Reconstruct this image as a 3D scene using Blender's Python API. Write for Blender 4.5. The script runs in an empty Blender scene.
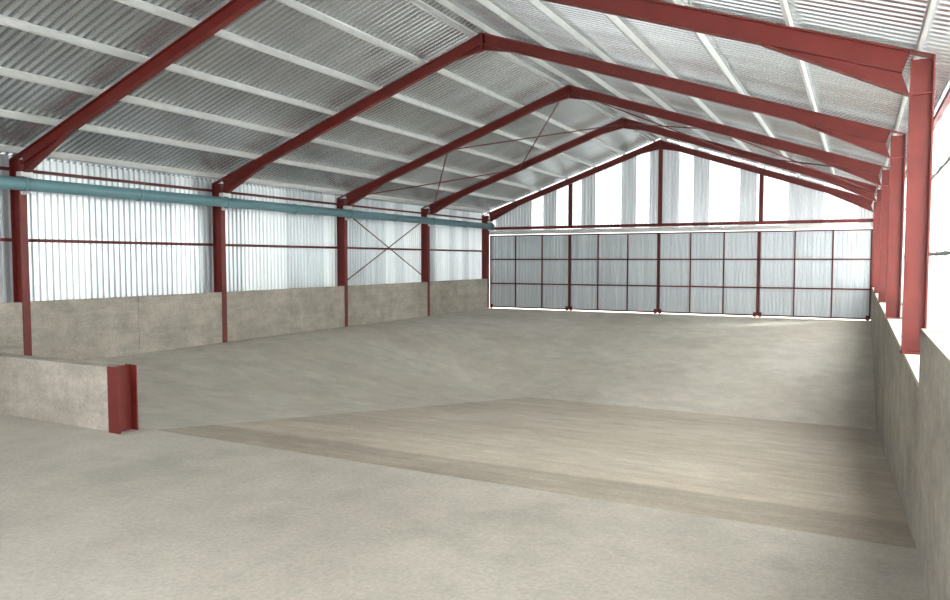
import bpy, math, random
from mathutils import Vector, Matrix
random.seed(4)
sc = bpy.context.scene

# ------------------------------------------------------------------ dims
CAM_H = 2.85
XL, XR = -19.38, 0.55          # inner flange faces of the columns
XM = -9.37
FR = [-2.0, 4.8, 11.6, 18.4, 25.2, 32.0, 38.8]
EAVE, APEX = 5.62, 9.12        # top of rafters
COLW = 0.20
CL, CR = XL - 0.52, XR + 0.62  # cladding planes
SL = (APEX - EAVE) / (XM - XL)
ang = math.atan(SL)
Y0, Y1 = -2.2, 39.15
PF, PD, PX, PY = 24.1, 2.08, -10.4, 8.3   # dip: fold y, depth, left edge, start y
LEDGE = 1.58

# ------------------------------------------------------------------ materials
def s2l(c):
    return tuple(((v/255)/12.92 if v/255 <= .04045 else ((v/255+.055)/1.055)**2.4) for v in c) + (1,)

def base_mat(name):
    m = bpy.data.materials.new(name); m.use_nodes = True
    nt = m.node_tree; nt.nodes.clear()
    out = nt.nodes.new('ShaderNodeOutputMaterial')
    tc = nt.nodes.new('ShaderNodeTexCoord')
    return m, nt, out, tc

def noise(nt, tc, scale, detail=4, rough=.6, stretch=(1, 1, 1)):
    mp = nt.nodes.new('ShaderNodeMapping'); mp.inputs['Scale'].default_value = stretch
    nt.links.new(tc.outputs['Object'], mp.inputs[0])
    n = nt.nodes.new('ShaderNodeTexNoise')
    n.inputs['Scale'].default_value = scale; n.inputs['Detail'].default_value = detail
    n.inputs['Roughness'].default_value = rough
    nt.links.new(mp.outputs[0], n.inputs['Vector'])
    return n.outputs['Fac']

def ramp(nt, fac, stops):
    r = nt.nodes.new('ShaderNodeValToRGB')
    e = r.color_ramp.elements
    while len(e) < len(stops): e.new(.5)
    for el, (p, c) in zip(e, stops):
        el.position = p; el.color = c
    nt.links.new(fac, r.inputs[0])
    return r.outputs[0]

def math_n(nt, op, a, b):
    m = nt.nodes.new('ShaderNodeMath'); m.operation = op
    for s, v in ((m.inputs[0], a), (m.inputs[1], b)):
        if isinstance(v, bpy.types.NodeSocket): nt.links.new(v, s)
        else: s.default_value = v
    return m.outputs[0]

def mixc(nt, fac, a, b, mode='MIX'):
    m = nt.nodes.new('ShaderNodeMix'); m.data_type = 'RGBA'; m.blend_type = mode
    for sock, v in ((m.inputs[0], fac), (m.inputs[6], a), (m.inputs[7], b)):
        if isinstance(v, bpy.types.NodeSocket): nt.links.new(v, sock)
        else: sock.default_value = v
    return m.outputs[2]

def g(v): return (v, v, v, 1)

def concrete(name, c1, c2, c3, streak=None, bump=.15, rough=.8, amt=(.84, 1.08), stk=(.82, 1.10), patch=None, speck=.90, edge=None):
    m, nt, out, tc = base_mat(name)
    p = nt.nodes.new('ShaderNodeBsdfPrincipled')
    big = noise(nt, tc, .22, 5, .6)
    col = ramp(nt, big, [(.35, s2l(c1)), (.52, s2l(c2)), (.68, s2l(c3))])
    mid = noise(nt, tc, 1.6, 6, .7)
    col = mixc(nt, 1.0, col, ramp(nt, mid, [(.3, g(amt[0])), (.7, g(amt[1]))]), 'MULTIPLY')
    fine = noise(nt, tc, 18, 5, .85)
    col = mixc(nt, 1.0, col, ramp(nt, fine, [(.35, g(speck)), (.65, g(1.07))]), 'MULTIPLY')
    if streak:
        st = noise(nt, tc, 1.0, 5, .75, streak)
        col = mixc(nt, 1.0, col, ramp(nt, st, [(.34, g(stk[0])), (.64, g(stk[1]))]), 'MULTIPLY')
    if patch:
        pn = noise(nt, tc, .5, 4, .6)
        col = mixc(nt, 1.0, col, ramp(nt, pn, [(.54, g(1)), (.66, g(patch))]), 'MULTIPLY')
    if edge:   # rougher, dirtier band beside the construction joint
        sx = nt.nodes.new('ShaderNodeSeparateXYZ'); nt.links.new(tc.outputs['Object'], sx.inputs[0])
        wob = math_n(nt, 'MULTIPLY', math_n(nt, 'SUBTRACT', noise(nt, tc, .8, 4, .6, (.4, 1.5, 1)), .5), .4)
        yy = math_n(nt, 'ADD', sx.outputs[1], wob)
        mr = nt.nodes.new('ShaderNodeMapRange'); nt.links.new(yy, mr.inputs[0])
        mr.inputs[1].default_value = 9.55; mr.inputs[2].default_value = 9.75
        col = mixc(nt, 1.0, col, ramp(nt, mr.outputs[0], [(0, (edge, edge*.985, edge*.96, 1)), (1, g(1))]), 'MULTIPLY')
    nt.links.new(col, p.inputs['Base Color'])
    p.inputs['Roughness'].default_value = rough
    b = nt.nodes.new('ShaderNodeBump'); b.inputs['Strength'].default_value = bump
    b.inputs['Distance'].default_value = .02
    nt.links.new(fine, b.inputs['Height']); nt.links.new(b.outputs[0], p.inputs['Normal'])
    nt.links.new(p.outputs[0], out.inputs[0])
    return m

def metal(name, c, metallic=.0, rough=.5, var=.12, stretch=(1, 1, 1), scale=3, trans=0, tcol=(230, 238, 240)):
    m, nt, out, tc = base_mat(name)
    p = nt.nodes.new('ShaderNodeBsdfPrincipled')
    n = noise(nt, tc, scale, 4, .6, stretch)
    rr = ramp(nt, n, [(.3, g(1-var)), (.7, g(1+var))])
    col = mixc(nt, 1.0, s2l(c), rr, 'MULTIPLY')
    nt.links.new(col, p.inputs['Base Color'])
    p.inputs['Metallic'].default_value = metallic; p.inputs['Roughness'].default_value = rough
    if trans:
        t = nt.nodes.new('ShaderNodeBsdfTranslucent')
        tc_ = tuple(v*trans for v in s2l(tcol)[:3]) + (1,)
        nt.links.new(mixc(nt, 1.0, tc_, rr, 'MULTIPLY'), t.inputs[0])
        a = nt.nodes.new('ShaderNodeAddShader')
        nt.links.new(t.outputs[0], a.inputs[0]); nt.links.new(p.outputs[0], a.inputs[1])
        nt.links.new(a.outputs[0], out.inputs[0])
    else:
        nt.links.new(p.outputs[0], out.inputs[0])
    return m

M_FLOOR = concrete('floor_concrete', (178, 172, 160), (191, 185, 173), (199, 194, 183), rough=.75, amt=(.86, 1.07), patch=.84, speck=.78)
M_RAMP = concrete('ramp_concrete', (196, 184, 167), (206, 195, 179), (213, 203, 188), streak=(.35, 3.5, 1), bump=.5, stk=(.85, 1.08), speck=.78, edge=.74)
M_BACKF = concrete('back_floor_concrete', (206, 198, 185), (215, 208, 196), (221, 215, 204), streak=(.5, .9, 1), rough=.75, stk=(.92, 1.05), speck=.84)
M_WALL = concrete('wall_concrete', (164, 157, 145), (180, 173, 161), (192, 185, 173), streak=(.8, .8, 3.5), bump=.8, amt=(.76, 1.10), speck=.76, stk=(.84, 1.08))
M_CAP = concrete('ledge_concrete', (196, 191, 180), (206, 201, 191), (214, 209, 200))
M_RED = metal('red_oxide_steel', (106, 30, 23), 0, .5, .14)
M_RED2 = metal('red_oxide_thin_steel', (96, 31, 28), 0, .55, .1)
M_ROOF = metal('galvanised_roof_sheet', (192, 196, 197), .75, .27, .12, (.25, 1.4, 1), 1.2)
M_PURL = metal('galvanised_purlin', (208, 210, 208), .3, .45, .06)
M_ALU = metal('grey_window_frame', (150, 153, 153), .2, .5, .04)
M_PIPE = metal('teal_pipe_paint', (100, 139, 146), 0, .4, .05)
M_WHITE = metal('white_paint', (222, 222, 218), 0, .5, .03)
TL_A = metal('wall_sheet_light', (210, 214, 215), .6, .28, .10, (.1, 3, .1), 1.5, .075)
TL_B = metal('wall_sheet_galvanised', (192, 197, 200), .8, .28, .12, (.1, 3, .1), 1.5, .025)
TG_A = metal('gable_sheet_translucent', (238, 241, 241), 0, .4, .05, (3, .1, .1), 1.5, .22)
TG_B = metal('gable_sheet_galvanised', (204, 208, 210), .65, .30, .12, (3, .1, .1), 1.5, .05)
TR = metal('frosted_window_pane', (238, 240, 240), 0, .4, .03, (.1, 1, .1), 1.5, .62, (250, 251, 250))
TD = metal('door_sheet', (196, 203, 206), .6, .36, .10, (3, .1, .1), 1.5, .02)

# ------------------------------------------------------------------ mesh builder
class MB:
    def __init__(s): s.v = []; s.f = []; s.mi = []; s.mats = []
    def m(s, mat):
        if mat not in s.mats: s.mats.append(mat)
        return s.mats.index(mat)
    def hexa(s, pts, mat):
        b = len(s.v); s.v += [tuple(p) for p in pts]; k = s.m(mat)
        for f in ((0,3,2,1),(4,5,6,7),(0,1,5,4),(1,2,6,5),(2,3,7,6),(3,0,4,7)):
            s.f.append([b+i for i in f]); s.mi.append(k)
    def box(s, x0, x1, y0, y1, z0, z1, mat):
        s.hexa([(x0,y0,z0),(x1,y0,z0),(x1,y1,z0),(x0,y1,z0),(x0,y0,z1),(x1,y0,z1),(x1,y1,z1),(x0,y1,z1)], mat)
    def bar(s, a, b, w, h, mat, up=(0,0,1), off=(0,0)):
        a = Vector(a); b = Vector(b); d = (b-a).normalized(); up = Vector(up)
        side = d.cross(up)
        if side.length < 1e-4: side = d.cross(Vector((1,0,0)))
        side.normalize(); u = side.cross(d).normalized()
        o = side*off[0] + u*off[1]
        a = a+o; b = b+o
        pts = []
        for p in (a, b):
            pts += [p-side*w/2-u*h/2, p+side*w/2-u*h/2, p+side*w/2+u*h/2, p-side*w/2+u*h/2]
        s.hexa(pts, mat)
    def ibeam(s, a, b, depth, width, mat, up, tf=.02, tw=.014):
        s.bar(a, b, tw, depth-2*tf, mat, up)
        s.bar(a, b, width, tf, mat, up, (0, depth/2-tf/2))
        s.bar(a, b, width, tf, mat, up, (0, -depth/2+tf/2))
    def cyl(s, a, b, r, mat, n=24, caps=True):
        a = Vector(a); b = Vector(b); d = (b-a).normalized()
        side = d.orthogonal().normalized(); u = d.cross(side)
        k = s.m(mat); base = len(s.v)
        for p in (a, b):
            for i in range(n):
                t = 2*math.pi*i/n
                s.v.append(tuple(p + (side*math.cos(t)+u*math.sin(t))*r))
        for i in range(n):
            j = (i+1) % n
            s.f.append([base+i, base+j, base+n+j, base+n+i]); s.mi.append(k)
        if caps:
            s.f.append([base+i for i in range(n)][::-1]); s.mi.append(k)
            s.f.append([base+n+i for i in range(n)]); s.mi.append(k)
    def quad(s, pts, mat):
        b = len(s.v); s.v += [tuple(p) for p in pts]; s.f.append(list(range(b, b+len(pts)))); s.mi.append(s.m(mat))
    def corrugated(s, o, along, length, top, nrm, pitch, amp, matfn, prof='sin'):
        along = Vector(along); nrm = Vector(nrm); o = Vector(o)
        if prof == 'sin':
            pr = [(k/8, math.sin(2*math.pi*k/8)) for k in range(8)]
        else:
            pr = [(0,-1),(.25,-1),(.38,1),(.62,1),(.75,-1)]
        n = int(round(length/pitch))
        ts = []
        for i in range(n):
            for (f, a) in pr: ts.append(((i+f)*pitch, a))
        base = len(s.v)
        for t, a in ts:
            lo, hi = top(t)
            p = o + along*t + nrm*a*amp
            s.v.append(tuple(p+Vector(lo))); s.v.append(tuple(p+Vector(hi)))
        for i in range(len(ts)-1):
            s.f.append([base+2*i, base+2*i+2, base+2*i+3, base+2*i+1]); s.mi.append(s.m(matfn(ts[i][0])))
    def obj(s, name, parent=None, smooth=False):
        me = bpy.data.meshes.new(name); me.from_pydata(s.v, [], s.f); me.update()
        for m in s.mats: me.materials.append(m)
        for p, k in zip(me.polygons, s.mi): p.material_index = k; p.use_smooth = smooth
        o = bpy.data.objects.new(name, me); sc.collection.objects.link(o)
        if parent: o.parent = parent
        return o

def empty(name):
    o = bpy.data.objects.new(name, None); sc.collection.objects.link(o); return o

# ------------------------------------------------------------------ floor
def zf(x, y):
    if y <= PY: return 0.0
    p = (y-PY)/(PF-PY) if y <= PF else (38.8-y)/(38.8-PF)
    p = max(p, 0)
    if x >= PX: w = 1
    else:
        t = max(0, 1-(PX-x)/(PX-XL)); w = t*t*(3-2*t)
    return -PD*p*w
b = MB()
xs = [XL-.6+(PX-XL+.6)*i/36 for i in range(37)] + [PX+(0.95-PX)*i/6 for i in range(1, 7)]
ys = [-2.6, 2, PY] + [PY+(PF-PY)*i/16 for i in range(1, 17)] + [PF+(38.8-PF)*i/16 for i in range(1, 17)] + [39.6]
idx = {}
for i, x in enumerate(xs):
    for j, y in enumerate(ys):
        idx[i, j] = len(b.v); b.v.append((x, y, zf(x, y)))
for i in range(len(xs)-1):
    for j in range(len(ys)-1):
        if ys[j+1] <= PY+.01: m = M_FLOOR
        elif xs[i] >= PX-.01 and ys[j+1] <= PF+.01: m = M_RAMP
        else: m = M_BACKF
        b.f.append([idx[i,j], idx[i+1,j], idx[i+1,j+1], idx[i,j+1]]); b.mi.append(b.m(m))
fl = b.obj('floor')
for p in fl.data.polygons:
    p.use_smooth = p.material_index == fl.data.materials.find('back_floor_concrete')
for e in fl.data.edges:
    v0, v1 = (fl.data.vertices[k].co for k in e.vertices)
    if abs(v0.y-v1.y) < 1e-4 and (abs(v0.y-PY) < .01 or (abs(v0.y-PF) < .01 and min(v0.x, v1.x) > PX-.01)):
        e.use_edge_sharp = True

# ------------------------------------------------------------------ portal frames
RD, RW = .30, .17
for i, y in enumerate(FR):
    b = MB()
    for sgn, xin, cd in ((-1, XL, .40), (1, XR, .28)):
        xc = xin + sgn*cd/2
        z0 = -.02 if sgn < 0 else LEDGE
        zi = APEX - SL*abs(xin-XM)
        zo = APEX - SL*abs(xin+sgn*cd-XM)
        b.ibeam((xc, y, z0), (xc, y, zo-.02), cd, COLW, M_RED, (1, 0, 0))
        if sgn > 0:
            b.box(xc-.16, xc+.2, y-.15, y+.15, z0, z0+.02, M_RED)
        n = Vector((sgn*math.sin(ang), 0, math.cos(ang)))
        b.bar((xin, y, zi-.01), (xin+sgn*cd, y, zo-.01), COLW, .02, M_RED, n)
        a = Vector((xin, y, zi)); p = Vector((XM, y, APEX))
        b.ibeam(a - n*RD/2, p - n*RD/2, RD, RW, M_RED, n)
        d = (p-a).normalized()
        q0 = a - n*RD
        q1 = q0 + d*1.9
        q2 = Vector((xin, y, q0.z-.30))
        t = .008
        b.quad([q0+Vector((0,t,0)), q1+Vector((0,t,0)), q2+Vector((0,t,0))], M_RED)
        b.quad([q0-Vector((0,t,0)), q2-Vector((0,t,0)), q1-Vector((0,t,0))], M_RED)
        b.bar(q2, q1, RW, .02, M_RED, (0, 0, 1))
        b.box(min(xin, xin+sgn*cd), max(xin, xin+sgn*cd), y-.09, y+.09, q2.z-.01, q2.z+.01, M_RED)
    b.box(XM-.02, XM+.02, y-.1, y+.1, APEX-RD-.16, APEX-.02, M_RED)
    q = APEX-RD-.16
    for sgn in (-1, 1):
        b.bar((XM, y, q), (XM+sgn*.95, y, APEX-.95*SL-RD-.01), RW*.8, .016, M_RED)
        b.quad([(XM,y-.009,q),(XM+sgn*.95,y-.009,APEX-.95*SL-RD-.01),(XM,y-.009,APEX-RD+.02)], M_RED)
    b.obj('steel_portal_frame')

# ------------------------------------------------------------------ roof
b = MB()
OV = .60
up = .20
for sgn, xe in ((-1, XL-OV), (1, XR+OV+.1)):
    ze = APEX - SL*abs(xe-XM) + up
    zr = APEX + up
    vec_lo = (xe-XM, 0, ze-zr)
    n = Vector((sgn*math.sin(ang), 0, math.cos(ang)))
    b.corrugated((XM, Y0, zr), (0, 1, 0), Y1-Y0+.15, lambda t, v=vec_lo: (v, (0, 0, 0)), n, .19, .036, lambda t: M_ROOF, 'trap')
for sgn in (-1, 1):
    b.quad([(XM, Y0, APEX+up+.05), (XM, Y1+.1, APEX+up+.05), (XM+sgn*.35, Y1+.1, APEX+up+.05-.35*SL), (XM+sgn*.35, Y0, APEX+up+.05-.35*SL)], M_ROOF)
b.obj('ceiling')

b = MB()
NP = 7
for sgn in (-1, 1):
    n = Vector((sgn*math.sin(ang), 0, math.cos(ang)))
    d = Vector((sgn*math.cos(ang), 0, -math.sin(ang)))
    L = (XM-XL)/math.cos(ang)
    for k in range(NP):
        s_ = .28 + (L-.30)*k/(NP-1)
        c = Vector((XM, 0, APEX)) + d*s_
        c0 = Vector((c.x, Y0, c.z)); c1 = Vector((c.x, Y1-.05, c.z))
        hh = .155
        b.bar(c0+n*hh/2, c1+n*hh/2, .008, hh, M_PURL, n)
        b.bar(c0+n*.004+d*.025, c1+n*.004+d*.025, .05, .008, M_PURL, n)
        b.bar(c0+n*(hh-.004)-d*.025, c1+n*(hh-.004)-d*.025, .05, .008, M_PURL, n)
b.obj('roof_purlins')

# ------------------------------------------------------------------ bracing
b = MB()
yb0, yb1 = FR[4], FR[5]
rr = .018
b.cyl((XL-.1, yb0, 1.9), (XL-.1, yb1, 5.0), rr+.008, M_RED2, 8)
b.cyl((XL-.16, yb0, 5.0), (XL-.16, yb1, 1.9), rr+.008, M_RED2, 8)
b.obj('wall_cross_brace')
b = MB()
def rp(s_, y, sgn):
    x = XM + sgn*s_*(XM-XL); return (x, y, APEX - SL*abs(x-XM) - RD*.75)
for sgn in (-1, 1):
    for s0, s1 in ((0.02, .5), (.5, .97)):
        b.cyl(rp(s0, yb0, sgn), rp(s1, yb1, sgn), rr+.006, M_RED2, 8)
        b.cyl(rp(s1, yb0, sgn), rp(s0, yb1, sgn), rr+.006, M_RED2, 8)
b.obj('roof_cross_bracing')

# ------------------------------------------------------------------ left wall
b = MB()
WH = 1.74
for i in range(len(FR)-1):
    y0, y1 = FR[i]+.012, FR[i+1]-.012
    ym = (y0+y1)/2
    for z0, z1 in ((-.15, .575), (.587, 1.16), (1.172, WH)):
        b.box(XL-.25, XL-.025, y0, ym-.01, z0, z1, M_WALL)
        b.box(XL-.25, XL-.025, ym+.01, y1, z0, z1, M_WALL)
    b.box(XL-.24, XL-.045, y0, y1, -.1, WH-.02, M_WALL)
seq = [random.random() for _ in range(80)]
def lm(t):
    return TL_A if seq[int(t/.76) % 80] < .5 else TL_B
b.corrugated((CL, Y0, 0), (0, 1, 0), Y1-Y0, lambda t: ((0,0,WH-.3), (0,0,EAVE-.01)), (1,0,0), .19, .028, lm, 'trap')
b.obj('wall_left')
b = MB()
for z in (3.38, 5.24):
    b.box(CL+.03, CL+.06, Y0, Y1-.3, z-.045, z+.045, M_RED2)
    b.box(CL+.03, CL+.14, Y0, Y1-.3, z-.045, z-.03, M_RED2)
b.obj('wall_rail')

# ------------------------------------------------------------------ right wall
b = MB()
b.box(XR+.03, CR+.08, 8.75, 39.3, -2.6, LEDGE-.05, M_WALL)
b.box(XR+.03, CR+.08, 8.75, 39.3, LEDGE-.05, LEDGE, M_CAP)
b.box(XR+.03, CR+.08, -2.2, 8.75, -.6, 2.15, M_WALL)
b.obj('wall_right')
for i in range(len(FR)-1):
    y0, y1 = FR[i], FR[i+1]
    if i == len(FR)-2: y1 += .3
    if i == 0: y0 = Y0
    zb_ = LEDGE if y0 > 8 else 1.58
    par = empty('window_%d' % (i+1))
    b = MB()
    b.box(CR-.004, CR+.004, y0, y1, zb_, EAVE-.06, TR)
    b.obj('pane', par)
    b = MB()
    n_ = 5
    for k in range(n_+1):
        y = y0 + (y1-y0)*k/n_
        b.box(CR-.05, CR-.006, max(y0, y-.025), min(y1, y+.025), zb_, EAVE-.06, M_ALU)
    for z in (zb_+.03, 2.95, 4.3, EAVE-.1):
        b.box(CR-.055, CR-.006, y0, y1, z-.03, z+.03, M_ALU)
    b.obj('frame', par)
b = MB()
b.box(CR-.14, CR-.06, Y0, Y1-.3, 5.12, 5.19, M_RED2)
b.obj('wall_rail')

# ------------------------------------------------------------------ back wall (gable)
b = MB()
DOORT = 4.30
seqg = [0,1,1,1,0,1,0,0,1,0,0,1,0,1,1,0,1,0,0,1,0,0,1,1,0,0,1,0,1,0]
def gm(t):
    return TG_A if seqg[int(t/.76) % 30] == 0 else TG_B
gx0 = XL-.45
b.corrugated((gx0, Y1, 0), (1, 0, 0), (XR+.45)-gx0, lambda t: ((0,0,4.5), (0,0,APEX - SL*abs(gx0+t-XM) + .12)), (0,1,0), .19, .026, gm, 'trap')
b.obj('wall_back')
par = empty('gable_frame')
b = MB()
b.box(XL, XR, 38.92, 39.0, 4.62, 4.78, M_RED)
b.obj('beam', par)
for x in (XM-5, XM, XM+5):
    b = MB()
    zt = APEX - SL*abs(x-XM) - .05
    b.ibeam((x, 39.01, 4.78), (x, 39.01, zt), .18, .18, M_RED, (0, 1, 0))
    b.obj('post', par)
b = MB()
b.box(XL-.3, XR+.3, 38.93, 39.04, 4.34, 4.56, M_WHITE)
b.box(XL-.3, XR+.3, 38.91, 38.93, 4.50, 4.57, M_WHITE)
b.obj('door_track', par)

cells = 12; cw = (XR - XL) / cells
for L in range(4):
    x0 = XL + cw*3*L; x1 = x0 + cw*3
    yy = 39.0
    par = empty('door_%d' % (L+1))
    b = MB()
    zb = .06
    b.corrugated((x0, yy+.06, 0), (1,0,0), x1-x0+.19, lambda t: ((0,0,zb), (0,0,DOORT)), (0,1,0), .19, .024, lambda t: TD, 'trap')
    b.obj('cladding', par)
    b = MB()
    for k in range(4):
        x = x0 + cw*k
        w = .06 if k in (1, 2) else .07
        xx = x + (w/2 if k == 0 else (-w/2 if k == 3 else 0))
        b.box(xx-w/2, xx+w/2, yy-.03, yy+.035, zb, DOORT, M_RED2)
    for r in range(4):
        z = zb + (DOORT-zb)*r/3
        z = min(max(z, zb+.03), DOORT-.03)
        b.box(x0, x1, yy-.03, yy+.03, z-.035, z+.035, M_RED2)
    b.obj('frame', par)
    b = MB()
    for x in (x0+.12, x1-.12):
        b.cyl((x, yy-.07, .1), (x, yy-.03, .1), .1, M_RED, 20)
        b.box(x-.08, x+.08, yy-.06, yy-.03, .08, .25, M_RED)
    b.obj('wheels', par)

# ------------------------------------------------------------------ pipe
pp = empty('ventilation_pipe')
b = MB()
px, pz, pr = XL+.32, 4.80, .165
y = Y0
b.cyl((px, Y0, pz), (px, 38.5, pz), pr, M_PIPE, 32)
while y < 38.4:
    b.cyl((px, y, pz), (px, y+.07, pz), pr+.022, M_PIPE, 32)
    y += 3.4
b.cyl((px, 38.45, pz), (px, 38.55, pz), pr+.05, M_PIPE, 32)
o = b.obj('duct', pp)
for p in o.data.polygons:
    if len(p.vertices) == 4: p.use_smooth = True
b = MB()
for y in FR:
    b.box(XL+.001, XL+.36, y-.03, y+.03, pz-pr-.06, pz-pr-.01, M_WHITE)
    b.box(XL+.001, XL+.03, y-.06, y+.06, pz-pr-.08, pz+pr+.1, M_WHITE)
    b.box(XL+.001, XL+.2, y-.16, y+.16, pz+pr+.05, pz+pr+.17, M_WHITE)
b.obj('brackets', pp)

# ------------------------------------------------------------------ partition wall
par = empty('partition_wall')
b = MB()
b.box(XL, -10.86, 7.86, 8.14, 0, .535, M_WALL)
b.box(XL, -10.86, 7.865, 8.135, .535, .545, M_WALL)
b.box(XL, -10.86, 7.86, 8.14, .545, 1.08, M_WALL)
b.obj('concrete_panel', par)
b = MB()
xr_ = -10.66
b.box(xr_-.27, xr_, 7.82, 7.845, 0, 1.10, M_RED)
b.box(xr_-.27, xr_, 8.155, 8.18, 0, 1.10, M_RED)
b.box(xr_-.16, xr_-.14, 7.845, 8.155, 0, 1.10, M_RED)
b.obj('steel_end_post', par)

# ------------------------------------------------------------------ light
w = bpy.data.worlds.new('World'); sc.world = w; w.use_nodes = True
bg = w.node_tree.nodes['Background']
bg.inputs[0].default_value = (.98, .985, .99, 1); bg.inputs[1].default_value = 3.15
sd = bpy.data.lights.new('sun', 'SUN'); sd.energy = 31; sd.angle = math.radians(6); sd.color = (1, .985, .965)
so = bpy.data.objects.new('sun', sd); sc.collection.objects.link(so)
dirv = Vector((-1.0, -.36, -.75))     # light travels this way
so.rotation_euler = dirv.to_track_quat('-Z', 'Y').to_euler(); so.location = (30, 30, 30)

cam = bpy.data.cameras.new('camera'); co = bpy.data.objects.new('camera', cam)
sc.collection.objects.link(co); sc.camera = co
cam.sensor_width = 36; cam.lens = 36*733/950
co.location = (0, 0, CAM_H)
co.rotation_euler = (math.radians(90-3.12), 0, math.radians(27.6))
sc.view_settings.view_transform = 'Standard'
